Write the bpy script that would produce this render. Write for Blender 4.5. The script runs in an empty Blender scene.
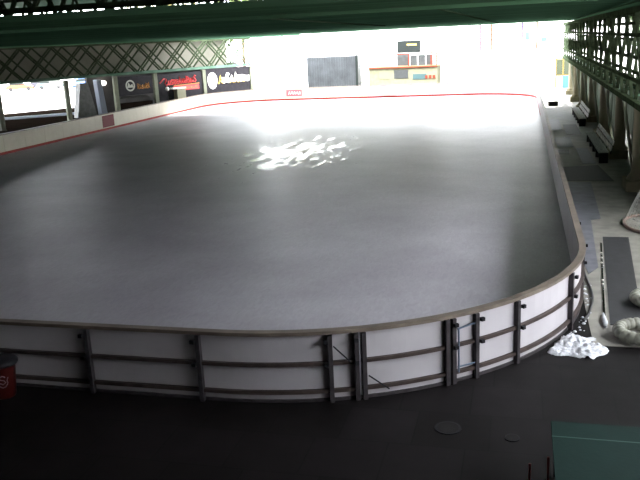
import bpy, bmesh, math, random
from mathutils import Vector, Matrix, noise
random.seed(7)
sc = bpy.context.scene
COL = sc.collection
PI = math.pi

# ------------------------------------------------------------------ materials
def mat(name, col, rough=0.6, metal=0.0, noise_amt=0.0, nscale=3.0, bump=0.0, bscale=20.0, spec=0.5, emit=None, es=0.0, stretch=None):
    m = bpy.data.materials.new(name); m.use_nodes = True
    nt = m.node_tree; b = nt.nodes['Principled BSDF']
    b.inputs['Roughness'].default_value = rough
    b.inputs['Metallic'].default_value = metal
    b.inputs['Specular IOR Level'].default_value = spec
    tc = nt.nodes.new('ShaderNodeTexCoord')
    mp = nt.nodes.new('ShaderNodeMapping'); nt.links.new(tc.outputs['Object'], mp.inputs['Vector'])
    if stretch: mp.inputs['Scale'].default_value = stretch
    n = nt.nodes.new('ShaderNodeTexNoise'); n.inputs['Scale'].default_value = nscale; n.inputs['Detail'].default_value = 6
    nt.links.new(mp.outputs['Vector'], n.inputs['Vector'])
    r = nt.nodes.new('ShaderNodeValToRGB')
    lo = [max(0, c * (1 - noise_amt)) for c in col]; hi = [min(1, c * (1 + noise_amt)) for c in col]
    r.color_ramp.elements[0].position = .3; r.color_ramp.elements[1].position = .7
    r.color_ramp.elements[0].color = (*lo, 1); r.color_ramp.elements[1].color = (*hi, 1)
    nt.links.new(n.outputs['Fac'], r.inputs['Fac']); nt.links.new(r.outputs['Color'], b.inputs['Base Color'])
    if bump:
        n2 = nt.nodes.new('ShaderNodeTexNoise'); n2.inputs['Scale'].default_value = bscale; n2.inputs['Detail'].default_value = 4
        nt.links.new(mp.outputs['Vector'], n2.inputs['Vector'])
        bp = nt.nodes.new('ShaderNodeBump'); bp.inputs['Strength'].default_value = bump; bp.inputs['Distance'].default_value = .02
        nt.links.new(n2.outputs['Fac'], bp.inputs['Height']); nt.links.new(bp.outputs['Normal'], b.inputs['Normal'])
    if emit:
        b.inputs['Emission Color'].default_value = (*emit, 1); b.inputs['Emission Strength'].default_value = es
    return m

M = {}
M['rubber'] = mat('dark_rubber', (.006, .005, .005), .8, spec=.2, noise_amt=.4, nscale=1.2, bump=.2, bscale=60)
M['mat_grey'] = mat('grey_rubber', (.013,.0135,.015), .7, noise_amt=.3, nscale=4, bump=.2, bscale=60)
M['slate'] = mat('slate_grey_mat', (.105, .108, .125), .6, noise_amt=.25, nscale=3)
M['beige'] = mat('beige_concrete', (.20, .19, .165), .7, noise_amt=.25, nscale=2, bump=.1)
M['white_pvc'] = mat('white_board_plastic', (.37, .352, .365), .5, noise_amt=.05, nscale=2, spec=0.2)
M['cream_pvc'] = mat('cream_board_plastic', (.42, .385, .30), .5, noise_amt=.05, nscale=2, spec=0.3)
M['rail'] = mat('brown_rail_metal', (.055, .042, .038), .5, metal=.2, noise_amt=.25, nscale=5, spec=0.15)
M['cap'] = mat('weathered_cap_rail', (.125, .102, .082), .5, noise_amt=.3, nscale=2, spec=0.2)
M['post'] = mat('dark_post_metal', (.045, .04, .043), .45, metal=.3, noise_amt=.3, nscale=8, spec=0.2)
M['red'] = mat('red_kick_strip', (.22, .03, .022), .5, noise_amt=.15, spec=0.1)
M['redsign'] = mat('dark_red_sign', (.11, .010, .015), .5, spec=0.1)
M['black'] = mat('black_metal', (.012, .012, .014), .5, spec=0.1)
M['green_ceil'] = mat('green_painted_ceiling', (.050, .108, .066), .7, spec=0.0, noise_amt=.2, nscale=.8, stretch=(.15, 1, 1))
M['green_beam'] = mat('green_painted_beam', (.04, .085, .048), .7, spec=0.0, noise_amt=.3, nscale=1, stretch=(.15, 1, 1))
M['dk_green'] = mat('dark_green_steel', (.042, .056, .032), .5, noise_amt=.3, nscale=3, spec=0.0)
M['lt_green'] = mat('pale_green_steel', (.09, .15, .11), .45, noise_amt=.3, nscale=.8, spec=0.0)
M['post_l'] = mat('grey_olive_post', (.17, .18, .13), .6, noise_amt=.2, nscale=2, spec=0.1)
M['column'] = mat('tan_concrete_column', (.26, .225, .155), .75, noise_amt=.25, nscale=2, stretch=(1, 1, .3), bump=.2, spec=0.1)
M['wall_grey'] = mat('beige_grey_wall', (.20, .19, .15), .8, noise_amt=.15, nscale=.5)
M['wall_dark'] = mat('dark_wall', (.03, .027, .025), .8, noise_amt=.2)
M['wall_r'] = mat('green_grey_boards', (.25, .30, .23), .7, noise_amt=.45, nscale=3, stretch=(1, 1.2, .08), spec=0.05)
M['conc'] = mat('grey_concrete', (.09, .085, .085), .8, noise_amt=.2, nscale=1, spec=0.1)
M['terrace'] = mat('brown_terrace', (.014, .010, .008), .8, noise_amt=.3, nscale=1, spec=0.0)
M['paving'] = mat('pale_paving', (.62, .60, .57), .8, noise_amt=.1, nscale=.4)
M['kerb'] = mat('pale_blue_kerb', (.42, .46, .55), .6, spec=0.1)
M['banner'] = mat('black_banner_vinyl', (.022, .020, .023), .6, noise_amt=.2, spec=0.1)
M['bred'] = mat('red_lettering', (.62, .05, .05), .5)
M['borange'] = mat('orange_lettering', (.55, .25, .05), .5)
M['bgrey'] = mat('grey_emblem', (.35, .36, .30), .5)
M['bwhite'] = mat('white_lettering', (.85, .83, .75), .5)
M['byellow'] = mat('yellow_lettering', (.85, .60, .12), .5)
M['olive'] = mat('olive_cabinet', (.21, .20, .12), .6)
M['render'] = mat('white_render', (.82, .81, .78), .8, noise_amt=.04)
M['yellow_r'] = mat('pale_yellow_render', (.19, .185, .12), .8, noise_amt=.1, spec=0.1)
M['corr'] = mat('grey_shutter', (.062, .067, .07), .5, metal=.0, noise_amt=.25, nscale=.8, spec=0.1)
M['glassdk'] = mat('dark_glass', (.018, .022, .02), .45, spec=0.1)
M['redpaint'] = mat('red_orange_paint', (.16, .035, .02), .5, spec=0.1)
M['greycurt'] = mat('grey_glazing', (.035, .038, .036), .5, noise_amt=.3, nscale=3)
M['teal'] = mat('teal_panel', (.035,.075,.075), .5)
M['orangep'] = mat('orange_post_paint', (.21, .13, .07), .5, spec=0.1)
M['pinkp'] = mat('pink_post_paint', (.07, .032, .045), .5, spec=0)
M['purp'] = mat('purple_post_paint', (.045, .028, .065), .5, spec=0)
M['orp'] = mat('orange_gallery_paint', (.07, .04, .018), .6, spec=0.0)
M['yel'] = mat('yellow_frame_paint', (.20, .14, .03), .5)
M['olglass'] = mat('olive_glass', (.05, .06, .035), .4)
M['wood'] = mat('weathered_wood', (.5, .48, .45), .7, noise_amt=.35, nscale=4, stretch=(6, .5, 1), spec=0.1)
M['benchdk'] = mat('dark_bench_base', (.018, .017, .017), .7, spec=0.1)
M['hose'] = mat('black_hose_rubber', (.012, .012, .014), .5)
M['snow'] = mat('dirty_snow', (.50, .51, .54), .6, noise_amt=.15, nscale=6, bump=.8, bscale=25)
M['duct'] = mat('dirty_white_plastic', (.19, .19, .155), .6, noise_amt=.3, nscale=10)
M['drain'] = mat('wet_metal_channel', (.35, .37, .38), .12, metal=1.0, noise_amt=.3, nscale=8, bump=.8, bscale=12)
M['green_top'] = mat('green_table_top', (.006, .019, .016), .7, spec=0.1, noise_amt=.1, nscale=3, bump=.1)
M['green_seam'] = mat('pale_green_seam', (.014, .05, .042), .6)
M['pole_red'] = mat('red_pole_paint', (.24, .02, .015), .5)
M['bin_red'] = mat('red_bin_plastic', (.028, .002, .0015), .4, spec=0.2)
M['bin_logo'] = mat('white_bin_print', (.15,.11,.13), .5, spec=0.1)
M['net'] = mat('grey_net_cord', (.22, .22, .20), .8)
M['goal'] = mat('rusty_goal_tube', (.16, .11, .085), .5, noise_amt=.3)
M['tray'] = mat('pale_cable_tray', (.03, .05, .03), .4, spec=0.0)
M['tyre'] = mat('tyre_rubber', (.01, .01, .01), .8)
M['bark'] = mat('brown_bark', (.09, .06, .04), .9)
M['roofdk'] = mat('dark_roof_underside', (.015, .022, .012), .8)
for nm, c in (('leafa', (.09, .13, .03)), ('leafb', (.05, .09, .025)), ('leafc', (.15, .14, .04))):
    M[nm] = mat(nm, c, .6, noise_amt=.5, nscale=1.5)

def ice_material():
    m = bpy.data.materials.new('rink_ice'); m.use_nodes = True
    nt = m.node_tree; b = nt.nodes['Principled BSDF']; L = nt.links.new
    tc = nt.nodes.new('ShaderNodeTexCoord')
    n = nt.nodes.new('ShaderNodeTexNoise'); n.inputs['Scale'].default_value = .35; n.inputs['Detail'].default_value = 8
    L(tc.outputs['Object'], n.inputs['Vector'])
    r = nt.nodes.new('ShaderNodeValToRGB')
    r.color_ramp.elements[0].position = .35; r.color_ramp.elements[0].color = (*ICE_LO, 1)
    r.color_ramp.elements[1].position = .7; r.color_ramp.elements[1].color = (*ICE_HI, 1)
    L(n.outputs['Fac'], r.inputs['Fac'])
    # fine skate scratches
    mp = nt.nodes.new('ShaderNodeMapping'); mp.inputs['Scale'].default_value = (1.6, .5, 1); mp.inputs['Rotation'].default_value = (0, 0, .5)
    L(tc.outputs['Object'], mp.inputs['Vector'])
    s = nt.nodes.new('ShaderNodeTexNoise'); s.inputs['Scale'].default_value = 6; s.inputs['Detail'].default_value = 10; s.inputs['Distortion'].default_value = 1.5
    L(mp.outputs['Vector'], s.inputs['Vector'])
    mx = nt.nodes.new('ShaderNodeMixRGB'); mx.blend_type = 'OVERLAY'; mx.inputs[0].default_value = .22
    L(r.outputs['Color'], mx.inputs[1]); L(s.outputs['Fac'], mx.inputs[2]); L(mx.outputs['Color'], b.inputs['Base Color'])
    bp = nt.nodes.new('ShaderNodeBump'); bp.inputs['Strength'].default_value = .12; bp.inputs['Distance'].default_value = .01
    L(s.outputs['Fac'], bp.inputs['Height']); L(bp.outputs['Normal'], b.inputs['Normal'])
    # wet patches: smoother film of melt water in one region of the rink
    vm = nt.nodes.new('ShaderNodeVectorMath'); vm.operation = 'SUBTRACT'; vm.inputs[1].default_value = (WET[0], WET[1], 0)
    L(tc.outputs['Object'], vm.inputs[0])
    mr0 = nt.nodes.new('ShaderNodeVectorMath'); mr0.operation = 'MULTIPLY'; mr0.inputs[1].default_value = (1 / WET[2], 1 / WET[3], 0)
    L(vm.outputs[0], mr0.inputs[0])
    ln = nt.nodes.new('ShaderNodeVectorMath'); ln.operation = 'LENGTH'; L(mr0.outputs[0], ln.inputs[0])
    inv = nt.nodes.new('ShaderNodeMath'); inv.operation = 'SUBTRACT'; inv.inputs[0].default_value = 1.0; L(ln.outputs['Value'], inv.inputs[1])
    pn = nt.nodes.new('ShaderNodeTexNoise'); pn.inputs['Scale'].default_value = 1.3; pn.inputs['Detail'].default_value = 5; pn.inputs['Roughness'].default_value = .65
    mp2 = nt.nodes.new('ShaderNodeMapping'); mp2.inputs['Scale'].default_value = (1.3, .45, 1); mp2.inputs['Rotation'].default_value = (0, 0, .35)
    L(tc.outputs['Object'], mp2.inputs['Vector']); L(mp2.outputs['Vector'], pn.inputs['Vector'])
    mu = nt.nodes.new('ShaderNodeMath'); mu.operation = 'MULTIPLY_ADD'; mu.inputs[1].default_value = .30; L(inv.outputs[0], mu.inputs[0]); L(pn.outputs['Fac'], mu.inputs[2])
    rr = nt.nodes.new('ShaderNodeMapRange'); rr.inputs['From Min'].default_value = .64; rr.inputs['From Max'].default_value = .80
    rr.inputs['To Min'].default_value = ICE_ROUGH; rr.inputs['To Max'].default_value = .10
    L(mu.outputs[0], rr.inputs['Value']); L(rr.outputs['Result'], b.inputs['Roughness'])
    b.inputs['IOR'].default_value = 1.31
    return m
ICE_LO = (.285, .268, .30); ICE_HI = (.36, .345, .38); ICE_ROUGH = .42; WET = (18.2, 28.3, 4.6, 10.0)
M['ice'] = ice_material()

def floor_material():
    m = bpy.data.materials.new('rubber_floor_slabs'); m.use_nodes = True
    nt = m.node_tree; b = nt.nodes['Principled BSDF']; L = nt.links.new
    tc = nt.nodes.new('ShaderNodeTexCoord')
    mp = nt.nodes.new('ShaderNodeMapping'); mp.inputs['Location'].default_value = (.35, -.1, 0); L(tc.outputs['Object'], mp.inputs['Vector'])
    br = nt.nodes.new('ShaderNodeTexBrick'); br.offset = 0.3
    br.inputs['Color1'].default_value = (.004, .003, .003, 1); br.inputs['Color2'].default_value = (.010, .008, .009, 1)
    br.inputs['Mortar'].default_value = (.001,.001,.001, 1); br.inputs['Scale'].default_value = 1.0
    br.inputs['Mortar Size'].default_value = .012; br.inputs['Brick Width'].default_value = 1.1; br.inputs['Row Height'].default_value = 1.05
    L(mp.outputs['Vector'], br.inputs['Vector'])
    n = nt.nodes.new('ShaderNodeTexNoise'); n.inputs['Scale'].default_value = 1.1; n.inputs['Detail'].default_value = 5; L(tc.outputs['Object'], n.inputs['Vector'])
    mx = nt.nodes.new('ShaderNodeMixRGB'); mx.blend_type = 'MULTIPLY'; mx.inputs[0].default_value = .6
    L(br.outputs['Color'], mx.inputs[1]); L(n.outputs['Fac'], mx.inputs[2]); L(mx.outputs['Color'], b.inputs['Base Color'])
    rr = nt.nodes.new('ShaderNodeMapRange'); rr.inputs['To Min'].default_value = .45; rr.inputs['To Max'].default_value = .8; L(n.outputs['Fac'], rr.inputs['Value']); L(rr.outputs['Result'], b.inputs['Roughness'])
    b.inputs['Specular IOR Level'].default_value = .15
    return m
M['floor'] = floor_material()

# ------------------------------------------------------------------ mesh helpers
class MB:
    def __init__(s): s.v = []; s.f = []
    def add(s, vs, fs):
        o = len(s.v); s.v += [tuple(v) for v in vs]; s.f += [tuple(i + o for i in f) for f in fs]; return s
    def box(s, x0, x1, y0, y1, z0, z1):
        return s.add([(x0, y0, z0), (x1, y0, z0), (x1, y1, z0), (x0, y1, z0), (x0, y0, z1), (x1, y0, z1), (x1, y1, z1), (x0, y1, z1)],
                     [(0, 3, 2, 1), (4, 5, 6, 7), (0, 1, 5, 4), (1, 2, 6, 5), (2, 3, 7, 6), (3, 0, 4, 7)])
    def obox(s, c, ux, uy, hx, hy, z0, z1):   # box on axes ux, uy (2-D unit vectors)
        vs = []
        for z in (z0, z1):
            for a, b in ((-1, -1), (1, -1), (1, 1), (-1, 1)):
                vs.append((c[0] + ux[0] * a * hx + uy[0] * b * hy, c[1] + ux[1] * a * hx + uy[1] * b * hy, z))
        return s.add(vs, [(0, 3, 2, 1), (4, 5, 6, 7), (0, 1, 5, 4), (1, 2, 6, 5), (2, 3, 7, 6), (3, 0, 4, 7)])
    def prism(s, poly, z0, z1):
        n = len(poly)
        a = sum(poly[i][0] * poly[(i + 1) % n][1] - poly[(i + 1) % n][0] * poly[i][1] for i in range(n))
        if a < 0: poly = poly[::-1]
        vs = [(x, y, z0) for x, y in poly] + [(x, y, z1) for x, y in poly]
        return s.add(vs, [tuple(range(n))[::-1], tuple(range(n, 2 * n))] + [(i, (i + 1) % n, n + (i + 1) % n, n + i) for i in range(n)])
    def tube(s, pts, r, n=8, closed=False, r1=None):
        pts = [Vector(p) for p in pts]; k = len(pts); rings = []; up = None
        for i, p in enumerate(pts):
            if closed: t = pts[(i + 1) % k] - pts[i - 1]
            else: t = pts[min(i + 1, k - 1)] - pts[max(i - 1, 0)]
            t.normalize()
            if up is None: up = Vector((0, 0, 1)) if abs(t.z) < .9 else Vector((1, 0, 0))
            a = t.cross(up).normalized(); b = a.cross(t).normalized(); up = b
            rr = r[i] if isinstance(r, (list, tuple)) else r
            rings.append([p + (a * math.cos(2 * PI * j / n + PI / n) + b * math.sin(2 * PI * j / n + PI / n)) * rr for j in range(n)])
        vs = [v for q in rings for v in q]; fs = []
        for i in range(k if closed else k - 1):
            o, q = i * n, ((i + 1) % k) * n
            for j in range(n): fs.append((o + j, o + (j + 1) % n, q + (j + 1) % n, q + j))
        if not closed: fs += [tuple(range(n)), tuple(range((k - 1) * n, k * n))[::-1]]
        return s.add(vs, fs)
    def bar(s, a, b, w): return s.tube([a, b], w * .7, 4)
    def lathe(s, c, prof, n=24):
        vs = []; fs = []
        for r, z in prof: vs += [(c[0] + r * math.cos(2 * PI * j / n), c[1] + r * math.sin(2 * PI * j / n), c[2] + z) for j in range(n)]
        for i in range(len(prof) - 1):
            for j in range(n): fs.append((i * n + j, i * n + (j + 1) % n, (i + 1) * n + (j + 1) % n, (i + 1) * n + j))
        fs += [tuple(range(n))[::-1], tuple(range((len(prof) - 1) * n, len(prof) * n))]
        return s.add(vs, fs)
    def build(s, name, m, parent=None, smooth=False, bevel=0):
        me = bpy.data.meshes.new(name); me.from_pydata([tuple(v) for v in s.v], [], s.f)
        bm = bmesh.new(); bm.from_mesh(me); bmesh.ops.recalc_face_normals(bm, faces=bm.faces)
        if parent:
            pl = parent.matrix_basis.copy(); q = parent.parent
            while q: pl = q.matrix_basis @ pl; q = q.parent
            bm.transform(pl.inverted())
        bm.to_mesh(me); bm.free(); me.materials.append(m)
        if smooth:
            for p in me.polygons: p.use_smooth = True
        o = bpy.data.objects.new(name, me); COL.objects.link(o)
        if parent: o.parent = parent
        if bevel:
            b = o.modifiers.new('bevel', 'BEVEL'); b.width = bevel; b.segments = 2
        return o
def tag(o, label=None, cat=None, group=None, kind=None):
    if label: o['label'] = label
    if cat: o['category'] = cat
    if group: o['group'] = group
    if kind: o['kind'] = kind
    return o
def thing(name, label, cat, loc=(0, 0, 0), rz=0, group=None):
    o = bpy.data.objects.new(name, None); COL.objects.link(o); o.location = loc; o.rotation_euler = (0, 0, rz)
    o.empty_display_size = .2
    return tag(o, label, cat, group)
def struct(name, mb, m, parent=None, label=None):
    o = mb.build(name, m, parent)
    if not parent: o['kind'] = 'structure'
    if label: o['label'] = label
    return o

# ------------------------------------------------------------------ rink outline
W, LEN, R = 31.0, 64.5, 6.05
SEGS = [('l', (R, 0), (1, 0), W - 2 * R), ('a', (W - R, R), -PI / 2, R * PI / 2), ('l', (W, R), (0, 1), LEN - 2 * R), ('a', (W - R, LEN - R), 0, R * PI / 2),
        ('l', (W - R, LEN), (-1, 0), W - 2 * R), ('a', (R, LEN - R), PI / 2, R * PI / 2), ('l', (0, LEN - R), (0, -1), LEN - 2 * R), ('a', (R, R), PI, R * PI / 2)]
PER = sum(q[3] for q in SEGS)
def P(s, off=0.0):
    s %= PER
    for q in SEGS:
        if s <= q[3] + 1e-9:
            if q[0] == 'l':
                d = q[2]; return (q[1][0] + d[0] * s + d[1] * off, q[1][1] + d[1] * s - d[0] * off), (d[1], -d[0])
            a = q[2] + s / R; n = (math.cos(a), math.sin(a)); return (q[1][0] + n[0] * (R + off), q[1][1] + n[1] * (R + off)), n
        s -= q[3]
def sweep(s0, s1, o0, o1, z0, z1, mb=None, closed=False):
    mb = mb or MB(); n = max(1, int(math.ceil((s1 - s0) / .3)))
    ss = [s0 + (s1 - s0) * i / n for i in range(n + (0 if closed else 1))]
    vs = []; fs = []
    for s in ss:
        a, _ = P(s, o0); b, _ = P(s, o1)
        vs += [(*a, z0), (*b, z0), (*b, z1), (*a, z1)]
    k = len(ss)
    for i in range(k if closed else k - 1):
        o, q = 4 * i, 4 * ((i + 1) % k)
        for j in range(4): fs.append((o + j, o + (j + 1) % 4, q + (j + 1) % 4, q + j))
    if not closed: fs += [(0, 1, 2, 3), (4 * k - 4, 4 * k - 1, 4 * k - 2, 4 * k - 3)]
    return mb.add(vs, fs)
def s_of(x, y):   # perimeter position nearest a ground point
    return min((i * .02 for i in range(int(PER / .02))), key=lambda s: (P(s)[0][0] - x) ** 2 + (P(s)[0][1] - y) ** 2)

# ------------------------------------------------------------------ the setting
outline = [P(i * PER / 240, .0)[0] for i in range(240)]
tag(MB().prism(outline, -.02, .03).build('ice_sheet', M['ice']), 'grey skating ice filling the whole rink', 'ice', kind='structure')
struct('floor', MB().prism([(-12, -16), (40, -16), (40, 3.2), (31.1, 3.2), (31.1, 80), (-13, 80)], -.3, -.005), M['floor'])
struct('walkway', MB().prism([(31.1, 3.2), (40, 3.2), (40, 80), (31.1, 80)], -.3, 0.0), M['beige'])
# ground outdoors, all round
struct('ground_outside', MB().box(-140, 140, -60, 190, -.6, -.32).box(-140, -13, -60, 190, -.4, -.03).box(40, 140, -60, 190, -.4, -.03).box(-13, 40, 80, 190, -.4, -.03), M['paving'])
A = Vector((-9.64, 42.31)); D = Vector((.45642, .88976)); N = Vector((-.88976, .45642))
def LP(s, off=0, z=0):
    q = A + D * s + N * off; return Vector((q.x, q.y, z))
def L2(s, off=0):
    q = A + D * s + N * off; return (q.x, q.y)
struct('terrace', MB().prism([L2(-60, -1.5), L2(31, -1.5), L2(31, 13), L2(8.5, 17), L2(-60, 17)], -.03, -.002), M['terrace'])
# ceiling: green panels, wide flat soffit over the rink, higher dark roof over the near end
CY = 59.0
cb_ = MB().prism([(36.4, 12), (36.4, CY), L2(18.2, 1.3), L2(-36, 1.3)], 6.55, 6.75)
cb_.v = [(x, y, z - max(0, y - 12) * .0043) for x, y, z in cb_.v]
ceil = struct('ceiling', cb_, M['green_ceil'])
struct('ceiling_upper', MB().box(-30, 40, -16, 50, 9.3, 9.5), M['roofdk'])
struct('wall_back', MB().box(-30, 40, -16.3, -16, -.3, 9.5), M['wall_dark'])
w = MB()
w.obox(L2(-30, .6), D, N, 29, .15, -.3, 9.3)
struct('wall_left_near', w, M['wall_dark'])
struct('light_block_right', MB().box(37.0, 37.2, -16, -6.5, -.3, 9.3).box(37.0, 37.2, -6.5, 12, -.3, 3.4).box(37.0, 37.2, -6.5, 50, 6.76, 9.3), M['wall_dark'])  # unseen wall added, its opening sets the light on the near boards
struct('light_block_left', MB().box(-30, -29.8, -16, 50, 6.8, 9.3), M['wall_dark'])  # unseen strip added to keep sky light out of the roof gap
struct('wall_left', MB().obox(L2(5.6, 2.6), D, N, 20.4, .12, 3.5, 6.30), M['wall_grey'])
struct('shade_roof_left', MB().prism([L2(-10, 1.4), L2(36, 1.4), L2(36, 20), L2(-10, 20)], 6.36, 6.5), M['green_ceil'])  # unseen roof added to cast shade over the terrace
struct('wall_left_low', MB().obox(L2(19.5, 4.2), D, N, 9.3, .15, -.03, 3.9), M['conc'])
# right hand side boarding, with one low gap
wr = MB()
def boards(y0, y1, z0, z1):
    y = y0
    while y < y1 - .01:
        t = random.uniform(0, .05); wr.box(34.55 - t, 34.68, y + .01, min(y + .42, y1), z0, z1); y += .42
boards(13.5, 26.1, 0, 2.95); boards(26.1, 29.6, .95, 2.95); boards(29.6, 64, 0, 2.95)
struct('wall_right', wr, M['wall_r'])

# ------------------------------------------------------------------ green beam with truss frame above
bm_ = MB().box(-24, 33.4, 5.0, 12.0, 6.52, 6.6).box(-24, 33.4, 4.9, 5.05, 6.45, 6.6).box(-24, 33.4, 11.75, 11.95, 6.42, 6.6)
beam = thing('ceiling_beam', 'wide dark green painted beam crossing the whole hall overhead', 'beam', (5, 8.5, 6.5))
bm_.build('beam_body', M['green_beam'], beam)
q = MB()
for x in (15.6, 19.3, 22.6, 26.2, 29.8): q.tube([(x, 10.9, 6.50), (x + .6, 10.9, 6.50)], .015, 6)
q.build('trim_strip', M['tray'], beam)
def truss(name, label, y, n0, n1, step, zl, zh, group):
    t = thing(name, label, 'roof truss', (20, y, zl), 0, group)
    MB().bar((n0, y, zh), (n1, y, zh), .16).build('top_chord', M['dk_green'], t)
    MB().bar((n0, y, zl), (n1, y, zl), .16).build('bottom_chord', M['dk_green'], t)
    x = n0; k = 0
    while x < n1 - .1:
        a, b = ((x, y, zl), (x + step, y, zh)) if k % 2 == 0 else ((x, y, zh), (x + step, y, zl))
        MB().bar(a, b, .12).build('diagonal', M['dk_green'], t)
        x += step; k += 1
    return t
truss('roof_truss', 'dark green zigzag roof truss nearest above the wide green beam', 3.6, 8, 33, 1.25, 7.0, 8.5, None)
truss('roof_truss', 'dark green roof truss just behind the nearest one above the beam', 8.5, 2, 33.5, 1.05, 6.9, 8.5, None)
truss('roof_truss', 'dark green zigzag roof truss third behind the beam', 14.0, -4, 33.5, 1.0, 6.9, 8.9, None)
truss('roof_truss', 'dense dark green roof truss far behind the beam', 47.0, -10, 33.5, .6, 6.9, 9.2, None)
truss('roof_truss', 'dense dark green roof truss halfway along the hall roof', 36.0, -12, 33.5, .9, 6.9, 9.2, None)
# pipes and cable trays under the ceiling
tag(MB().tube([(27.2, 12.2, 6.50), (27.5, 28, 6.43), (28.05, 51.5, 6.33)], .035, 6).build('ceiling_pipe', M['tray']), 'pale pipe running lengthwise under the green ceiling, at right', 'pipe')
tag(MB().tube([(21.69, 13.3, 6.50), (21.6, 22, 6.46), (21.6, 37.4, 6.39)], .035, 6).build('ceiling_pipe', M['tray']), 'pale pipe under the middle of the green ceiling', 'pipe')

# ------------------------------------------------------------------ left lattice girder, posts, banners
def xlattice(t, pt, s0, s1, zl, zh, bay, offs, w, m):
    for li, off in enumerate(offs):
        s = s0 + (bay / 2 if li % 2 else 0)
        while s + bay <= s1 + .01:
            MB().bar(pt(s, off, zl), pt(s + bay, off, zh), w).build('diagonal', m, t)
            MB().bar(pt(s + bay, off + w, zl), pt(s, off + w, zh), w).build('diagonal', m, t)
            s += bay
gl = thing('lattice_girder', 'long green lattice girder above the left side of the rink', 'girder', LP(5, 0, 3.6))
for off in (0, .9):
    MB().bar(LP(-.8, off, 3.66), LP(27, off, 3.66), .22).build('bottom_chord', M['lt_green'], gl)
    MB().bar(LP(-.8, off, 6.24), LP(27, off, 6.24), .14).build('top_chord', M['dk_green'], gl)
xlattice(gl, LP, -.6, 27, 3.66, 6.24, 2.75, (0, .9, .45), .11, M['dk_green'])
names = ['at the left edge beside the bright plaza', 'between the bright plaza and the grey wall', 'left of the circle emblem banner', 'between the circle emblem banner and the red script banner',
         'between the red script banner and the white lettered banner', 'at the far end of the black banners']
for s, nm in zip((-.3, 5.65, 10.45, 14.75, 20.55, 26.9), names):
    t = thing('steel_post', 'grey olive steel post ' + nm, 'post', LP(s, 0, 0), 0, 'posts under the left girder')
    MB().obox(L2(s, 0), D, N, .19, .14, 0, 3.5).build('shaft', M['post_l'], t)
    MB().obox(L2(s, 0), D, N, .22, .2, 0, .05).build('base_plate', M['post_l'], t)

def on_banner(s, z, off=-.05): return LP(s, off, z)
def stroke(mb, pts, w=.05, off=-.055):
    mb.tube([on_banner(s, z, off) for s, z in pts], w, 5)
def banner(label, s0, s1, z0, z1):
    t = thing('banner', label, 'banner', LP((s0 + s1) / 2, -.0, z0), 0, 'black banners along the left side')
    MB().obox(L2((s0 + s1) / 2, -.02), D, N, (s1 - s0) / 2, .015, z0, z1).build('cloth', M['banner'], t)
    return t
b1 = banner('black banner with a grey circle emblem and dim orange lettering', 10.75, 14.45, 1.75, 3.42)
mb = MB(); c = LP(11.97, -.05, 2.6)
vs = []; n = 28
for rr in (.50, .36): vs += [c + Vector((D.x, D.y, 0)) * rr * math.cos(2 * PI * j / n) + Vector((0, 0, rr * math.sin(2 * PI * j / n))) for j in range(n)]
mb.add(vs, [(j, (j + 1) % n, n + (j + 1) % n, n + j) for j in range(n)]).build('emblem_ring', M['bgrey'], b1)
mb = MB(); mb.add([on_banner(11.62, 2.42), on_banner(12.32, 2.42), on_banner(12.2, 2.75), on_banner(11.97, 2.62), on_banner(11.8, 2.9)], [(0, 1, 2, 3, 4)]).build('emblem_mark', M['bgrey'], b1)
mb = MB()
def glyphs(mb, s0, s1, z0, z1, n, w, seed, slant=.0, amp=.25):
    rnd = random.Random(seed); ds = (s1 - s0) / n
    for i in range(n):
        a = s0 + i * ds; b = a + ds * .72; h = (z1 - z0) * (1 if rnd.random() < .35 else .68)
        zz = lambda u: z0 + slant * (a - s0) + u * h
        k = rnd.randint(0, 3); g = slant + .0
        if k == 0: pts = [(b, zz(.85)), ((a + b) / 2, zz(1)), (a, zz(.75)), ((a + b) / 2, zz(.5)), (b, zz(.25)), ((a + b) / 2, zz(0)), (a, zz(.12))]
        elif k == 1: pts = [(a, zz(0)), (a, zz(1)), (b, zz(.8)), (b, zz(.5)), (a, zz(.45)), (b, zz(0))]
        elif k == 2: pts = [(a, zz(.9)), (a, zz(.1)), ((a + b) / 2, zz(0)), (b, zz(.1)), (b, zz(.9))]
        else: pts = [(a, zz(0)), ((a + b) / 2, zz(1)), (b, zz(0)), (a + ds * .2, zz(.4))]
        stroke(mb, pts, w)
    return mb
glyphs(MB(), 12.75, 14.1, 2.25, 2.72, 6, .045, 3).build('lettering', M['borange'], b1)
b2 = banner('black banner with red script above a red lettered bar', 15.0, 20.33, .95, 3.38)
mb = MB(); stroke(mb, [(15.2, 2.55), (15.7, 2.95), (16.0, 2.9), (15.8, 2.5), (15.95, 2.3), (16.3, 2.5)], .07)
glyphs(mb, 16.2, 19.6, 2.35, 3.0, 11, .06, 5, slant=.02); mb.build('script_lettering', M['bred'], b2)
mb = MB(); mb.obox(L2(18.3, -.05), D, N, 1.55, .012, 1.75, 2.2); mb.build('red_bar', M['bred'], b2)
mb = MB(); stroke(mb, [(16.8, 2.24), (19.9, 2.28)], .035, -.07); glyphs(mb, 17.0, 19.7, 1.86, 2.1, 9, .025, 8); mb.build('bar_lettering', M['borange'], b2)
b3 = banner('black banner with bold white and yellow lettering nearest the far end', 20.78, 26.68, 1.1, 3.52)
mb = MB(); cc = LP(21.6, -.06, 2.45)
mb.add([cc + Vector((D.x, D.y, 0)) * .62 * math.cos(2 * PI * j / 16) + Vector((0, 0, .72 * math.sin(2 * PI * j / 16) * (1 if j < 9 else 1.25))) for j in range(16)], [tuple(range(16))])
glyphs(mb, 22.9, 26.6, 2.1, 2.95, 7, .13, 12); mb.build('white_lettering', M['bwhite'], b3)
glyphs(MB(), 22.4, 26.0, 2.0, 2.8, 5, .06, 21).build('yellow_lettering', M['byellow'], b3)
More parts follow.
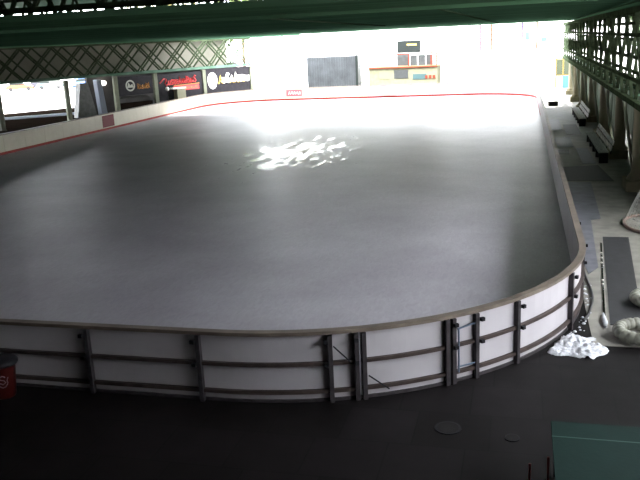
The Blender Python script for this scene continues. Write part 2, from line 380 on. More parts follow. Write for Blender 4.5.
t = thing('utility_cabinet', 'olive utility cabinet in front of the red script banner', 'cabinet', LP(17.15, -.45, 0))
MB().obox(L2(17.15, -.45), D, N, .5, .25, 0, 1.95).build('cabinet_body', M['olive'], t)
MB().obox(L2(16.95, -.45), D, N, .75, .28, 1.95, 2.08).build('cabinet_lid', M['bwhite'], t)
t = thing('globe_lamp', 'white globe lamp left of the olive cabinet', 'lamp', LP(15.75, -.4, 0))
MB().tube([LP(15.75, -.4, 0), LP(15.75, -.4, 1.85)], .03, 8).build('lamp_pole', M['post'], t)
MB().lathe(LP(15.75, -.4, 2.02), [(.04, -.2), (.14, -.14), (.19, 0), (.14, .14), (.03, .19)], 14).build('globe', M['bwhite'], t, True)
# behind the posts: buttress, tarpaulin, wall lamp, kerb, handrail benches
mb = MB(); a0 = LP(9.2, 3.3); 
def quadprism(pts, off0, off1, mb):
    vs = [LP(s, off0, z) for s, z in pts] + [LP(s, off1, z) for s, z in pts]; n = len(pts)
    return mb.add(vs, [tuple(range(n)), tuple(range(n, 2 * n))[::-1]] + [(i, (i + 1) % n, n + (i + 1) % n, n + i) for i in range(n)])
tag(quadprism([(8.3, 0), (10.3, 0), (9.7, 3.0), (8.9, 3.0)], 3.1, 3.8, MB()).build('buttress', mat('pale_concrete', (.30, .30, .30), .8, noise_amt=.2)), 'sloping pale concrete buttress against the grey left wall', 'buttress')
tag(quadprism([(10.8, 0), (11.4, 0), (11.1, 3.2), (10.6, 3.2)], 3.1, 3.7, MB()).build('leaning_panel', M['kerb']), 'narrow pale leaning panel beside the sloping buttress', 'panel')
lampm = mat('lit_lamp', (.9, .9, .8), .5, emit=(1, .95, .85), es=9)
t = thing('wall_lamp', 'small lit lamp on the grey wall beyond the left posts', 'lamp', LP(11.6, 3.9, 2.9))
MB().lathe(LP(11.6, 3.62, 2.85), [(.05, -.22), (.22, -.15), (.3, 0), (.22, .15), (.05, .22)], 14).build('lamp_glass', lampm, t, True)
MB().obox(L2(11.6, 3.9), D, N, .1, .25, 2.8, 2.9).build('lamp_bracket', M['post'], t)
tag(MB().prism([(-17.6, 50.2), (-16.8, 50.6), (-10.9, 54.6), (-11.2, 54.95)], -.03, .22).build('kerb', M['kerb']), 'pale blue kerb line across the brown terrace at left', 'kerb')
t = thing('bleacher', 'low grey and brown bleacher below the circle emblem banner', 'bench', LP(12.6, .5, 0))
MB().obox(L2(12.6, .75), D, N, 1.75, .25, 0, 1.5).build('upper_step', M['conc'], t)
MB().obox(L2(12.6, .3), D, N, 1.75, .2, 0, 1.1).build('lower_step', M['terrace'], t)

def car(label, x, y, rz, body, low=True):
    t = thing('car', label, 'car', (x, y, -.03), rz, 'cars parked beyond the plaza')
    Mx = Matrix.Translation((x, y, -.03)) @ Matrix.Rotation(rz, 4, 'Z')
    prof = [(-2.1, .3), (-2.15, .75), (-1.9, .95), (-1.3, 1.0), (1.0, 1.0), (1.9, .85), (2.15, .7), (2.15, .3)]
    cab = [(-1.6, 1.0), (-1.25, 1.42), (.35, 1.45), (1.05, 1.0)]
    def ex(pr_, w, name, m):
        n = len(pr_); vs = [Mx @ Vector((px, -w, pz)) for px, pz in pr_] + [Mx @ Vector((px, w, pz)) for px, pz in pr_]
        MB().add(vs, [tuple(range(n)), tuple(range(n, 2 * n))[::-1]] + [(i, (i + 1) % n, n + (i + 1) % n, n + i) for i in range(n)]).build(name, m, t, bevel=.04)
    ex(prof, .85, 'car_body', body); ex(cab, .72, 'windows', M['glassdk']); ex([(-1.2, 1.42), (.35, 1.45), (.3, 1.5), (-1.1, 1.48)], .68, 'car_roof', body)
    for sx in (-1.35, 1.35):
        for sy in (-.8, .8):
            MB().tube([Mx @ Vector((sx, sy - .1, .32)), Mx @ Vector((sx, sy + .1, .32))], .32, 14).build('wheel', M['tyre'], t)
cb = [mat('car_orange', (.18, .05, .01), .4), mat('car_blue', (.05, .12, .35), .4), mat('car_white', (.16, .17, .2), .4), mat('car_teal', (.06, .13, .15), .4), mat('car_dark', (.02, .02, .03), .4)]
car('orange car parked beyond the bright plaza at left', -50.0, 101.8, .6, cb[0])
car('white car left of the orange car beyond the plaza', -56.5, 98.5, .5, cb[2])
car('teal car right of the orange car beyond the plaza', -46.0, 104.5, .5, cb[3])
car('blue car farthest right of those beyond the plaza', -41.2, 106.8, .9, cb[1])
car('dark car behind the orange car beyond the plaza', -50.5, 108.5, .4, cb[4])
t = thing('notice_board', 'small dark notice board standing on the bright plaza at left', 'sign', (-37.5, 92.8, -.03), .7)
c_, s_ = math.cos(.7), math.sin(.7)
MB().obox((-37.5, 92.8), (c_, s_), (-s_, c_), .8, .06, .9, 1.9).build('board', M['greycurt'], t)
for k in (-.6, .6): MB().obox((-37.5 + c_ * k, 92.8 + s_ * k), (c_, s_), (-s_, c_), .05, .05, -.03, .9).build('leg', M['post'], t)

# ------------------------------------------------------------------ right lattice girder, columns
def RP(s, off, z): return Vector((33.5 + off, s, z))
gr = thing('lattice_girder', 'dense dark green lattice girder along the right side walkway', 'girder', (33.5, 40, 3.1))
for off in (0, 1.1):
    MB().bar(RP(13, off, 3.12), RP(68, off, 3.12), .2).build('bottom_chord', M['dk_green'], gr)
    MB().bar(RP(13, off, 6.25), RP(68, off, 6.14), .2).build('top_chord', M['dk_green'], gr)
for off, bay, w_ in ((0, 2.75, .11), (1.1, 2.75, .10)):
    s = 13 + (1.37 if off else 0)
    while s + bay < 68.1:
        MB().bar(RP(s, off, 3.12), RP(s + bay, off, 6.14), w_).build('diagonal', M['dk_green'], gr)
        MB().bar(RP(s + bay, off + .1, 3.12), RP(s, off + .1, 6.14), w_).build('diagonal', M['dk_green'], gr)
        s += bay
for off, z in ((0, 3.9), (.5, 4.5), (1.1, 5.1), (0, 5.4), (.6, 5.8), (1.1, 3.7)):
    MB().bar(RP(13, off, z), RP(68, off, z), .13).build('long_bar', M['dk_green'], gr)
s = 13.0
while s < 68:
    MB().bar(RP(s, 0, 3.12), RP(s + 1.8, 1.1, 3.12), .08).build('tie', M['lt_green'], gr); s += 3.6
tag(MB().tube([(33.3, 13, 6.56 - .08), (33.3, 30, 6.43), (33.3, 58.5, 6.30)], .03, 6).build('ceiling_pipe', M['tray']), 'pale pipe along the ceiling edge above the right girder', 'pipe')
cols = [18.35, 25.7, 33.05, 40.4, 47.75, 55.1, 62.45]
cn = ['nearest tan concrete column at the right edge beside the hockey goal', 'second tan concrete column, at the near end of the closer long bench', 'third concrete column along the right walkway, behind the closer long bench',
      'fourth concrete column along the right walkway, before the farther long bench', 'fifth concrete column along the right walkway, past the farther long bench', 'sixth concrete column along the right walkway', 'farthest concrete column along the right walkway']
for i, (y, lb) in enumerate(zip(cols, cn)):
    r = .42 if i == 0 else .24
    x = 34.0
    t = thing('concrete_column', lb, 'column', (x, y, 0), 0, 'columns along the right walkway')
    MB().lathe((x, y, 0), [(r + .16, .38), (r + .02, .6), (r, .7), (r, 2.7), (r + .02, 2.98)], 20).build('shaft', M['column'], t, True)
    MB().box(x - r - .22, x + min(r, .4) + .1, y - r - .2, y + r + .2, 0, .38).build('plinth', M['column'], t, bevel=.03)
    MB().lathe((x, y, 2.98), [(r + .08, 0), (r + .08, .06)], 20).build('cap', M['dk_green'], t)
# slim green props between the columns
pl = []
for i, y in enumerate((22.0, 29.4, 36.7, 44.0, 51.4, 58.8)):
    nm = ('closest to', 'second from', 'third from', 'fourth from', 'fifth from', 'farthest from')[i]
    t = thing('slanted_prop', 'slim slanted pale green prop under the right girder, %s the camera' % nm, 'prop', (33.85, y, 0), 0, 'slanted props under the right girder')
    MB().bar((34.1, y - .4, .02), (33.75, y + 1.1, 3.0), .1).build('prop_bar', M['post_l'], t)
    MB().box(34.0, 34.2, y - .5, y - .3, 0, .04).build('foot_plate', M['post_l'], t)

# ------------------------------------------------------------------ benches
def bench(label, x0, x1, y0, y1, h=.5, back=True, group='long wooden benches on the right walkway'):
    t = thing('bench', label, 'bench', ((x0 + x1) / 2, (y0 + y1) / 2, 0), 0, group)
    n = 4; wd = (x1 - x0) / n
    for k in range(n): MB().box(x0 + k * wd + .01, x0 + (k + 1) * wd - .01, y0, y1, h - .05, h).build('seat_board', M['wood'], t)
    L_ = y1 - y0; k = 0
    m = max(2, int(L_ / 1.7) + 1)
    for i in range(m):
        y = y0 + .1 + (L_ - .2) * i / (m - 1)
        MB().box(x0 + .05, x1 - .03, y - .05, y + .05, 0, h - .05).build('leg', M['benchdk'], t)
    if back: MB().box(x0 + .12, x1 - .06, y0 + .16, y1 - .16, .12, h - .06).build('seat_shade_box', M['benchdk'], t)  # dark box stands in for the shadow under the seat
    if back:
        for z in (.62, .86):
            MB().add([(x1 + .02 + dx + (z - .5) * .3, y, zz) for y in (y0, y1) for dx, zz in ((0, z - .09), (.035, z - .09), (.08, z + .09), (.045, z + .09))],
                     [(0, 1, 2, 3), (7, 6, 5, 4), (0, 4, 5, 1), (1, 5, 6, 2), (2, 6, 7, 3), (3, 7, 4, 0)]).build('back_board', M['wood'], t)
        for i in range(m):
            y = y0 + .1 + (L_ - .2) * i / (m - 1)
            MB().bar((x1 + .06, y, h - .1), (x1 + .21, y, .98), .04).build('back_support', M['post'], t)
    return t
bench('long weathered wooden bench on the right, closer to the camera', 32.98, 33.42, 24.1, 31.1)
bench('long weathered wooden bench on the right, farther from the camera', 33.05, 33.5, 37.8, 44.8)
bench('small dark bench at the far right corner of the boards', 31.75, 32.5, 51.6, 54.6, h=.36, back=False, group='far bench')

# ------------------------------------------------------------------ hockey goal
t = thing('hockey_goal', 'hockey goal with rusty tube frame cut by the right picture edge', 'goal', (33.3, 12.6, 0))
def arcpts(cx, cy, rx, ry, z, n=18): return [(cx - rx * math.sin(PI * i / n), cy - ry * math.cos(PI * i / n), z) for i in range(n + 1)]
base = arcpts(33.45, 12.75, .72, 1.2, .05); topp = arcpts(33.55, 12.75, .32, .95, 1.2)
MB().tube(base, .05, 8).build('base_frame', M['goal'], t, True)
MB().tube([(33.45, 11.55, 0.05), (33.55, 11.8, 1.2), (33.55, 13.7, 1.2), (33.45, 13.95, .05)], .04, 8).build('goal_frame', M['goal'], t)
MB().tube(topp, .03, 8).build('top_frame', M['goal'], t, True)
nm_ = MB()
for i in range(len(base)): nm_.tube([base[i], topp[i]], .006, 4)
for k in range(1, 9):
    u = k / 9; nm_.tube([tuple(Vector(a).lerp(Vector(b), u)) for a, b in zip(base, topp)], .006, 4)
nm_.build('net', M['net'], t)

# ------------------------------------------------------------------ mats and paving patches on the walkway
def patch(label, poly, m, h=.012, cat='rubber mat', name='rubber_mat', z=0.0):
    return tag(MB().prism(poly, z, z + h).build(name, m), label, cat, 'mats on the right walkway')
patch('long dark grey rubber mat at the right, beside the wet drain line', [(32.0, 11.3), (32.68, 11.3), (32.25, 6.0), (32.1, 4.3), (31.5, 4.3)], M['mat_grey'])
patch('dark mat across the walkway before the closer long bench', [(31.25, 23.2), (32.95, 23.6), (33.2, 19.9), (31.3, 19.9)], M['mat_grey'])
patch('slate grey mat strip along the boards from the cross mat', [(31.2, 19.7), (32.35, 19.7), (32.15, 13.6), (31.85, 13.4), (31.62, 8.3), (31.35, 7.7), (31.2, 11)], M['slate'])
patch('small nearly black rectangle mat beside the right boards', [(31.35, 26.9), (31.95, 26.9), (32.02, 28.3), (31.38, 28.3)], M['mat_grey'])
patch('slate grey mat beside the boards past the black rectangle', [(31.3, 29.2), (32.3, 29.2), (32.3, 33), (31.3, 33)], M['slate'])
patch('dark patch mat on the walkway before the farther long bench', [(32.2, 34.2), (33.0, 34.2), (33.0, 39), (32.2, 39)], M['mat_grey'])
patch('slate grey mat farthest along the right walkway', [(31.3, 36.5), (32.1, 36.5), (32.1, 42), (31.3, 42)], M['slate'])
patch('slate slab between the closer bench and the boards', [(32.35, 24.0), (32.9, 24.0), (32.9, 28.8), (32.35, 28.8)], M['slate'])
# drain channel
t = thing('drain_channel', 'narrow wet drain line with glints on the right walkway', 'drain', (31.65, 7, 0))
MB().add([(31.88, 10.6, .02), (31.91, 10.6, .02), (31.40, 4.1, .02), (31.36, 4.1, .02), (31.88, 10.6, -.0), (31.91, 10.6, -.0), (31.40, 4.1, -.0), (31.36, 4.1, -.0)],
         [(0, 1, 2, 3), (4, 7, 6, 5), (0, 4, 5, 1), (1, 5, 6, 2), (2, 6, 7, 3), (3, 7, 4, 0)]).build('channel', M['drain'], t)
rnd = random.Random(4)
for y in (9.55, 9.1, 8.65, 7.2, 6.9):
    x = 31.38 + (y - 4.1) * .077
    MB().lathe((x, y, .018), [(.028, 0), (.026, .015), (.01, .026)], 8).build('glint_lump', M['bwhite'], t, True)  # white lumps stand in for bright glints along the wet channel
MB().tube([(31.42, 4.9, .03), (31.40, 4.6, .035), (31.41, 4.35, .035), (31.39, 4.15, .03)], [.02, .045, .05, .03], 6).build('ice_streak', M['snow'], t, True)
# hose beside the boards
hz = [(31.17, 9.0, 1.0), (31.2, 8.6, .55), (31.22, 8.0, .15), (31.27, 7.2, .03), (31.30, 6.5, .03), (31.29, 5.8, .03), (31.2, 5.2, .03), (31.1, 4.7, .03), (31.0, 4.4, .03)]
def smooth_pts(p, k=5):
    out = []
    p = [Vector(q) for q in p]
    for i in range(len(p) - 1):
        a, b, c, d = p[max(i - 1, 0)], p[i], p[i + 1], p[min(i + 2, len(p) - 1)]
        for j in range(k):
            u = j / k
            out.append(.5 * ((2 * b) + (c - a) * u + (2 * a - 5 * b + 4 * c - d) * u * u + (3 * b - a - 3 * c + d) * u ** 3))
    return out + [p[-1]]
tag(MB().tube(smooth_pts(hz), .027, 8).build('hose', M['hose'], None, True), 'black hose hanging off the right boards onto the walkway', 'hose')
# ribbed white ducts
def duct(label, cx, cy, r, a0, a1, tr):
    pts = []; rr = []; n = 90
    for i in range(n + 1):
        a = a0 + (a1 - a0) * i / n
        pts.append((cx + r * math.cos(a), cy + r * math.sin(a), tr + .02)); rr.append(tr * (1 if i % 6 < 4 else .86))
    return tag(MB().tube(pts, rr, 14).build('ribbed_duct', M['duct'], None, True), label, 'duct', 'coiled ribbed ducts')
duct('nearer coil of wrinkled off-white duct at the right edge', 32.0, 3.65, .42, 1.0, 5.6, .12)
duct('farther coil of wrinkled off-white duct cut by the right edge', 32.55, 5.65, .42, 1.2, 5.4, .12)

# ------------------------------------------------------------------ snow heap
def heap():
    n = 46; vs = []; fs = []; ex = 1.0
    for i in range(n):
        for j in range(n):
            u = i / (n - 1) * 2 - 1; v = j / (n - 1) * 2 - 1
            x = 30.66 + u * .70; y = 3.12 + v * .55 + u * -.05
            r = math.sqrt(u * u + v * v) + .42 * noise.noise(Vector((x * 2.6, y * 2.6, 3)))
            h = max(0, 1 - r) ** .7
            z = .12 * h + h ** .3 * .13 * abs(noise.noise(Vector((x * 9, y * 9, 1)))) + (h ** .5) * .05 * noise.noise(Vector((x * 22, y * 22, 5)))
            if (x - 24.95) ** 2 + (y - 6.05) ** 2 < 6.24 ** 2: h = 0
            vs.append((x, y, z - .012 if h > 0 else -.02))
    for i in range(n - 1):
        for j in range(n - 1):
            q_ = (i * n + j, (i + 1) * n + j, (i + 1) * n + j + 1, i * n + j + 1)
            if max(vs[k][2] for k in q_) > -.015: fs.append(q_)
    return MB().add(vs, fs)
tag(heap().build('snow_heap', M['snow'], None, True), 'small heap of dirty white snow at the foot of the curved boards', 'snow')
rnd = random.Random(2); mb = MB()
for k in range(30):
    s = rnd.uniform(s_of(29.9, 2.6), s_of(31.0, 7.0)); o = .14 + abs(rnd.gauss(0, .08)); (x, y), _ = P(s, o); r = rnd.uniform(.012, .04)
    mb.lathe((x, y, -.006), [(r, 0), (r * .9, r * .5), (r * .3, r * .9)], 6)
tag(mb.build('snow_crumbs', M['snow'], None, True), 'scattered snow crumbs along the foot of the curved boards', 'snow', kind='stuff')

# ------------------------------------------------------------------ rink boards
bar_ = thing('rink_barrier', 'white panelled rink boards with brown rails enclosing the ice', 'rink boards', (15.5, 0, 0))
key = [s_of(20.3, 0), s_of(22.60, 0), s_of(24.66, 0), s_of(26.78, .3), s_of(27.24, .45), s_of(28.53, 1.3), s_of(28.91, 1.64), s_of(29.58, 2.3), s_of(30.60, 4.0), s_of(31, 6.3)]
ss = [key[0] - 2.12 * k for k in range(6, 0, -1)] + key
ss = [s for s in ss if s > 0]
s = key[-1] + 2.1
while s < PER - .8: ss.append(s); s += 2.1
ss.append(ss[0] + PER)
gates = {4: .0, 6: .0}
for i in range(len(ss) - 1):
    a, b = ss[i], ss[i + 1]
    far = a > s_of(31, 6.3)
    sweep(a + .01, b - .01, 0, .03, .03, 1.18).build('panel', M['cream_pvc'] if a > 60 + 40 else M['white_pvc'], bar_)
    sweep(a + .02, b - .02, .035, .10, .645, .705).build('middle_rail', M['rail'], bar_)
    sweep(a + .02, b - .02, .035, .10, .16, .22).build('lower_rail', M['rail'], bar_)
for i, s in enumerate(ss[:-1]):
    for ds in ((-.06, .06) if abs(s - key[4]) < .01 or abs(s - key[5]) < .01 else (0,)):
        p_, n_ = P(s + ds, .085); t_ = (-n_[1], n_[0])
        pt = MB().obox(p_, t_, n_, .036, .045, 0, 1.17).build('post', M['post'], bar_)
    if s < key[-1] + 4:
        for z in (1.07, .675):
            c_, _ = P(s + .07 * (1 if s > key[4] else -1), .16)
            MB().obox(c_, t_, n_, .035, .03, z - .03, z + .03).build('clamp', M['black'], pt)
sweep(0, PER, .03, .06, .0, .05, closed=True).build('base_skirt', M['post'], bar_)
sweep(0, PER, -.03, .11, 1.18, 1.24, closed=True).build('cap_rail', M['cap'], bar_)
sweep(s_of(31, 44), PER - .5, -.012, 0, .03, .19).build('kick_strip', M['red'], bar_)
# narrow gate and diagonal braces
def bp_(s, z, o=.12): q_, _ = P(s, o); return (q_[0], q_[1], z)
MB().tube([bp_(key[3] + .05, .98), bp_(key[4] - .16, .68)], .012, 6).build('brace', M['black'], bar_)
MB().tube([bp_(key[4] + .12, .42), bp_(key[4] + .45, .14)], .012, 6).build('brace', M['black'], bar_)
g5, g6 = key[5], key[6]
fr = MB(); fr.tube([bp_(g5 + .12, .98), bp_(g6 - .06, 1.02)], .018, 6); fr.tube([bp_(g5 + .14, .2), bp_(g5 + .14, .98)], .018, 6); fr.tube([bp_(g5 + .12, .3), bp_(g6 - .06, .3)], .014, 6)
fr.build('gate_frame', mat('blue_grey_steel', (.10, .13, .18), .4, metal=.4), bar_)
# signs printed on the boards
sg = MB(); a, b = 40.3, 42.0
MB().box(.0, .012, a, b, .24, 1.1).build('advert_panel', M['redsign'], bar_)
def bx_sign(x0, x1, z0, z1, m): return MB().box(x0, x1, 64.485, 64.498, z0, z1).build('advert_panel', m, bar_)
palered = mat('faded_red_print', (.42, .07, .08), .5); peach = mat('peach_print', (.62, .36, .26), .5)
a1 = bx_sign(6.86, 8.5, .42, 1.06, palered)
g = MB()
for i in range(5): g.tube([(7.1 + .27 * i, 64.47, .6 + .1 * (i % 2)), (7.2 + .27 * i, 64.47, .88), (7.3 + .27 * i, 64.47, .6)], .03, 4)
g.build('advert_lettering', M['bwhite'], a1)
g = MB()
for i in range(10): g.tube([(15.7 + .22 * i, 64.47, .35 + .02 * i), (15.78 + .22 * i, 64.47, .72 + .1 * (i % 3)), (15.9 + .22 * i, 64.47, .4 + .02 * i)], .04, 4)
g.tube([(16.6, 64.47, .28), (17.9, 64.47, .30)], .05, 4); g.build('script_lettering', peach, bar_)

# ------------------------------------------------------------------ far end, outdoors
t = thing('shutter_container', 'grey ribbed metal container behind the far boards', 'container', (9.9, 73.2, 0))
mb = MB(); x = 7.16
while x < 12.5: mb.box(x, x + .2, 72.0, 72.06, .75, 3.9); x += .27
MB().box(7.1, 12.62, 72.06, 74.4, 0, 3.95).build('container_body', M['corr'], t); mb.build('ribs', M['corr'], t)
MB().box(6.2, 12.58, 71.8, 72.0, .62, .72).build('sill', M['orangep'], t)
tag(MB().box(12.6, 12.85, 71.4, 71.65, 0, 4.05).build('dark_post', M['glassdk']), 'dark upright post at the right end of the grey container', 'post')
t = thing('notice_rack', 'slim pale rack with dark edge right of the dark post', 'rack', (13.2, 72, 0))
MB().box(13.0, 13.6, 72.2, 72.3, .4, 3.9).build('rack_panel', M['bgrey'], t)
for z in (1.2, 1.9, 2.6, 3.3): MB().box(13.05, 13.65, 72.05, 72.2, z, z + .22).build('leaflet', M['bwhite'], t)
MB().box(13.25, 13.35, 72.2, 72.3, 0, .4).build('stand', M['glassdk'], t)
# kiosk house
k = thing('kiosk', 'pale yellow kiosk with red railing and dark window behind the far boards', 'kiosk', (17.4, 74, 0))
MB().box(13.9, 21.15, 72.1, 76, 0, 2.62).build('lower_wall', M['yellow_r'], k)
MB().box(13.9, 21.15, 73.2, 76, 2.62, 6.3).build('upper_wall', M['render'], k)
MB().box(13.9, 21.4, 71.9, 73.2, 2.56, 2.68).build('balcony_floor', M['orangep'], k)
for x0, x1, z0, z1, m in ((16.6, 18.1, 1.4, 2.3, M['greycurt']), (15.0, 16.2, 1.4, 2.2, mat('olive_glazing', (.20, .20, .10), .5))):
    MB().box(x0, x1, 72.05, 72.1, z0, z1).build('window', m, k)
MB().box(18.6, 20.05, 72.04, 72.1, 1.25, 1.82).build('teal_window', M['teal'], k)
MB().box(16.85, 19.3, 73.1, 73.2, 4.05, 5.25).build('upper_window', M['glassdk'], k)
MB().box(17.9, 18.9, 73.06, 73.1, 4.75, 4.9).build('window_light', M['byellow'], k)
MB().box(16.8, 18.15, 73.1, 73.2, 2.68, 3.9).build('balcony_door', M['greycurt'], k)
for x0 in (18.35, 19.2, 20.0): MB().box(x0, x0 + .7, 72.3, 72.35, 2.7, 3.75).build('grey_screen', M['greycurt'], k)
for x in (18.2, 20.55, 21.1): MB().box(x - .06, x + .06, 71.95, 72.07, 2.6, 3.95 if x != 20.55 else 4.7).build('railing_post', M['redpaint'], k)
MB().box(16.6, 21.2, 71.96, 72.06, 3.86, 3.98).build('top_rail', M['redpaint'], k)
MB().box(13.9, 21.2, 71.85, 71.95, 2.5, 2.6).build('lower_rail', M['redpaint'], k)
for x in (19.9, 20.3, 20.7): MB().box(x, x + .25, 71.98, 72.08, 1.3, 1.65).build('red_crate_front', M['redpaint'], k)
# white building with posts and gallery
wb = thing('white_building', 'sunlit white building with coloured gallery posts across the far end', 'building', (20, 84, 0))
MB().box(2, 44, 82, 90, 0, 8.2).build('wall', M['render'], wb)
MB().box(21.4, 36.5, 72.6, 76.4, 3.74, 3.9).build('gallery_floor', M['render'], wb)
MB().box(27.5, 36.5, 72.45, 72.6, 3.74, 3.84).build('gallery_edge', M['orp'], wb)
for x, m in ((25.53, 'pinkp'), (26.64, 'orp'), (29.7, 'purp'), (31.15, 'orp')):
    MB().box(x - .09, x + .09, 72.46, 72.62, 3.9, 8.0).build('gallery_post', M[m], wb)
for x, m in ((5.0, 'orp'), (6.2, 'orp'), (15.42, 'orp'), (2.9, 'orp')):
    MB().box(x - .05, x + .05, 77, 77.1, 0, 8.0).build('thin_post', M[m], wb)
for x0, z0, x1, z1 in ((30.0, 4.7, 30.45, 5.5), (31.7, 4.5, 32.3, 4.9), (24.2, 1.3, 28.8, 1.36)):
    MB().box(x0, x1, 77.9 if z0 > 2 else 74, 78 if z0 > 2 else 74.06, z0, z1).build('pane', M['teal'] if z0 > 2 else M['olglass'], wb)
MB().box(21.5, 33, 78, 82, 0, 8.1).build('projecting_wall', M['render'], wb)
t = thing('ladder', 'thin green ladder leaning against the white building', 'ladder', (22.9, 76.2, 3.9))
for dx in (0, .3): MB().bar((22.4 + dx, 74.8, 4.0), (24.2 + dx, 77.8, 6.5), .09).build('rail', M['olglass'], t)
for u in range(1, 9): MB().bar((22.4 + .2 * u, 74.8 + .333 * u, 4.0 + .277 * u), (22.7 + .2 * u, 74.8 + .333 * u, 4.0 + .277 * u), .05).build('rung', M['olglass'], t)
t = thing('glass_booth', 'yellow framed glass booth at the far end of the walkway', 'booth', (33.8, 72, 0))
for x in (33.05, 33.75, 34.4): MB().box(x - .06, x + .06, 71.9, 72.02, 0, 2.8).build('frame_post', M['yel'], t)
for z in (1.15, 2.74): MB().box(33.0, 34.5, 71.9, 72.02, z, z + .1).build('frame_rail', M['yel'], t)
for x0 in (33.12, 33.82): MB().box(x0, x0 + .56, 71.98, 72.02, 1.25, 2.7).build('pane', M['olglass'], t)
MB().box(33.0, 34.5, 72.02, 73.2, 0, 2.84).build('booth_body', M['render'], t)
tag(MB().box(33.7, 34.6, 70.6, 71.4, .0, .0 + 1.15).build('crate', mat('blue_plastic', (.05, .14, .35), .5)), 'blue crate in front of the yellow framed booth', 'crate')

# buildings and trees outside right
rb = thing('orange_building', 'orange and cream building seen through the right girder', 'building', (60, 50, 0))
MB().box(56, 68, 10, 92, 0, 10).build('wall', mat('cream_render', (.10, .075, .045), .8, noise_amt=.2), rb)
for i in range(12):
    y = 13 + i * 6.5
    MB().box(55.9, 56, y, y + 2.2, 3.6, 6.2).build('window', M['glassdk'] if i % 3 else mat('orange_blind', (.16, .05, .01), .6), rb)
    MB().box(55.9, 56, y + 3, y + 4.6, .6, 2.8).build('window', M['glassdk'], rb)
def tree(label, x, y, h, r, lm, n, seed):
    rnd = random.Random(seed)
    t = thing('leafy_tree', label, 'tree', (x, y, 0), 0, 'trees outdoors')
    tr = MB().tube([(x, y, -.05), (x + .1, y, h * .5), (x, y + .1, h * .85)], [.3, .2, .06], 8)
    blobs = [(x + rnd.uniform(-.5, .5) * r, y + rnd.uniform(-.5, .5) * r, h * rnd.uniform(.5, .9), r * rnd.uniform(.35, .6)) for _ in range(9)]
    for bx, by, bz, br in blobs: tr.tube([(x + .05, y, h * .35), (bx, by, bz)], [.1, .03], 5)
    tr.build('trunk', M['bark'], t)
    mb = MB()
    for k in range(n):
        bx, by, bz, br = rnd.choice(blobs); d = Vector((rnd.gauss(0, 1), rnd.gauss(0, 1), rnd.gauss(0, 1))).normalized() * br * rnd.uniform(.6, 1.05)
        c = Vector((bx, by, bz)) + d; a = Vector((rnd.gauss(0, 1), rnd.gauss(0, 1), rnd.gauss(0, 1))).normalized(); b = a.orthogonal().normalized(); sz = rnd.uniform(.2, .42)
        mb.add([c - a * sz, c - b * sz * .5, c + a * sz, c + b * sz * .5], [(0, 1, 2, 3)])
    mb.build('foliage', lm, t)
for i, y in enumerate((17, 23.5, 30, 37, 44, 51.5, 59)):
    nm = ('nearest', 'second', 'third', 'fourth', 'fifth', 'sixth', 'farthest')[i]
    tree('dense leafy tree added to block light behind the right side boards, %s in the row' % nm, 41.6 + (i % 2) * 1.2, y, 8.6, 3.7, M[('leafb', 'leafa')[i % 2]], 3000, 30 + i)  # dense row added to block light coming in from the right

for i, (x, y) in enumerate(((-24, 104), (-13, 108), (-3, 103), (7, 108), (17, 104), (27, 107), (37, 104))):
    tree('tall leafy tree behind the white building, %s from the left' % ('first', 'second', 'third', 'fourth', 'fifth', 'sixth', 'seventh')[i], x, y, 17, 7.5, M[('leafc', 'leafa')[i % 2]], 2200, 60 + i)
# ------------------------------------------------------------------ near end things
# litter bin
bx, by = 21.11, -.45
t = thing('litter_bin', 'red litter bin with white script at the left picture edge', 'bin', (bx, by, 0))
bodyp = [(.165, 0), (.185, .05), (.235, .58), (.24, .62)]
MB().lathe((bx, by, 0), bodyp, 28).build('bin_body', M['bin_red'], t, True)
MB().lathe((bx, by, .6), [(.275, 0), (.285, .02), (.285, .06), (.24, .1), (.10, .13)], 28).build('bin_lid', M['black'], t, True)
mb = MB()
def bin_pt(a, z): r = .19 + .05 * (z / .6) + .008; return (bx + r * math.cos(a), by + r * math.sin(a), z)
for pts in ([(-.75, .43), (-.95, .46), (-1.15, .43), (-1.1, .39), (-.85, .37), (-.75, .33), (-.95, .30), (-1.15, .33)], [(-.62, .30), (-.8, .25), (-1.0, .24), (-1.2, .27)], [(-.55, .42), (-.65, .36), (-.6, .31)]):
    mb.tube([bin_pt(a, z) for a, z in pts], .009, 6)
mb.build('script_logo', M['bin_logo'], t, True)
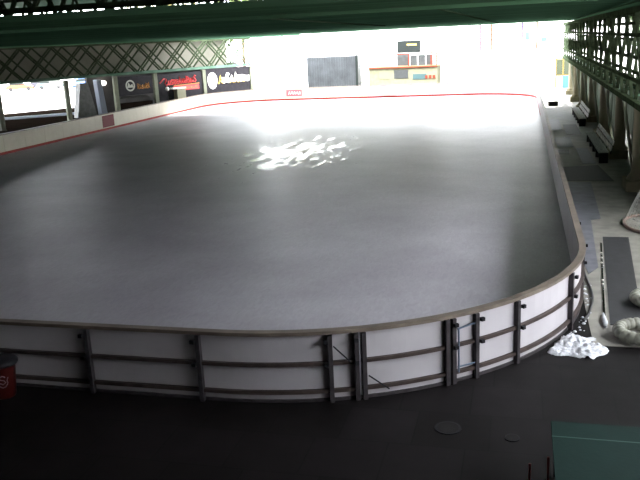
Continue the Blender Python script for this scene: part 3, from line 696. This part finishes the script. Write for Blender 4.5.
# green topped table and red poles
t = thing('table', 'green topped table with a pale seam at the bottom right corner', 'table', (31.3, -2.9, 0))
x0, x1, y0, y1, z = 30.16, 32.0, -4.1, -1.38, .76
MB().box(x0, x1, y0, y1, z - .03, z).build('tabletop', M['green_top'], t, bevel=.004)
MB().box(x0, x1, y1 - .43, y1 - .405, z, z + .003).build('seam', M['green_seam'], t)
MB().box(x0 + .03, x1 - .03, y0 + .03, y1 - .03, z - .11, z - .03).build('apron', M['black'], t)
for a in (x0 + .08, x1 - .08):
    for b in (y0 + .08, y1 - .08): MB().box(a - .03, a + .03, b - .03, b + .03, 0, z - .11).build('leg', M['black'], t)
for (x, y, h, lb) in ((29.9, -1.75, .32, 'short red pole standing left of the green table'), (30.12, -1.95, .55, 'red pole against the left edge of the green table')):
    t = thing('pole', lb, 'pole', (x, y, 0))
    MB().tube([(x, y, .0), (x, y, h)], .016, 10).build('shaft', M['pole_red'], t)
    MB().lathe((x, y, -.004), [(.06, 0), (.05, .02), (.02, .03)], 14).build('pole_foot', M['pole_red'], t)
# floor drain covers
for (x, y, r, lb) in ((29.67, -.53, .11, 'small round dark drain cover on the floor left of the green table'), (28.73, -.38, .2, 'larger round dark cover on the floor below the narrow gate')):
    t = thing('drain_cover', lb, 'drain cover', (x, y, 0), 0, 'drain covers')
    MB().lathe((x, y, -.006), [(r, 0), (r, .012), (r * .85, .014)], 24).build('rim', M['black'], t)
    MB().lathe((x, y, .004), [(r * .8, 0), (r * .8, .006)], 24).build('plate', M['rubber'], t)

# ------------------------------------------------------------------ camera
cam = bpy.data.cameras.new('camera'); co = bpy.data.objects.new('camera', cam); COL.objects.link(co)
f = 772.576; cam.sensor_width = 36; cam.sensor_fit = 'HORIZONTAL'; cam.lens = f * 36 / 640; cam.clip_end = 500
r_ = Vector((0.96837093, 0.24505994, -0.04694006)); u_ = Vector((-0.01737279, 0.25388883, 0.96707737)); d_ = Vector((-0.24890948, 0.93567414, -0.25011594))
mw = Matrix.Identity(4)
for i in range(3): mw[i][0] = r_[i]; mw[i][1] = u_[i]; mw[i][2] = -d_[i]
mw.translation = Vector((29.7094, -11.0106, 5.7317)); co.matrix_world = mw
sc.camera = co

# ------------------------------------------------------------------ light
w = bpy.data.worlds.new('world'); sc.world = w; w.use_nodes = True
bg = w.node_tree.nodes['Background']; bg.inputs['Color'].default_value = (.92, .95, 1.0, 1); bg.inputs['Strength'].default_value = 22.0
sd = bpy.data.lights.new('sun', 'SUN'); sd.energy = 42; sd.angle = .12; sd.color = (1, .96, .88)
so = bpy.data.objects.new('sun', sd); COL.objects.link(so)
dirn = Vector((.10, .78, .62)).normalized(); so.rotation_euler = dirn.to_track_quat('Z', 'Y').to_euler(); so.location = (20, 120, 60)
sc.view_settings.view_transform = 'Standard'; sc.view_settings.look = 'None'; sc.view_settings.gamma = 1; sc.view_settings.exposure = 0
sc.view_settings.use_curve_mapping = False
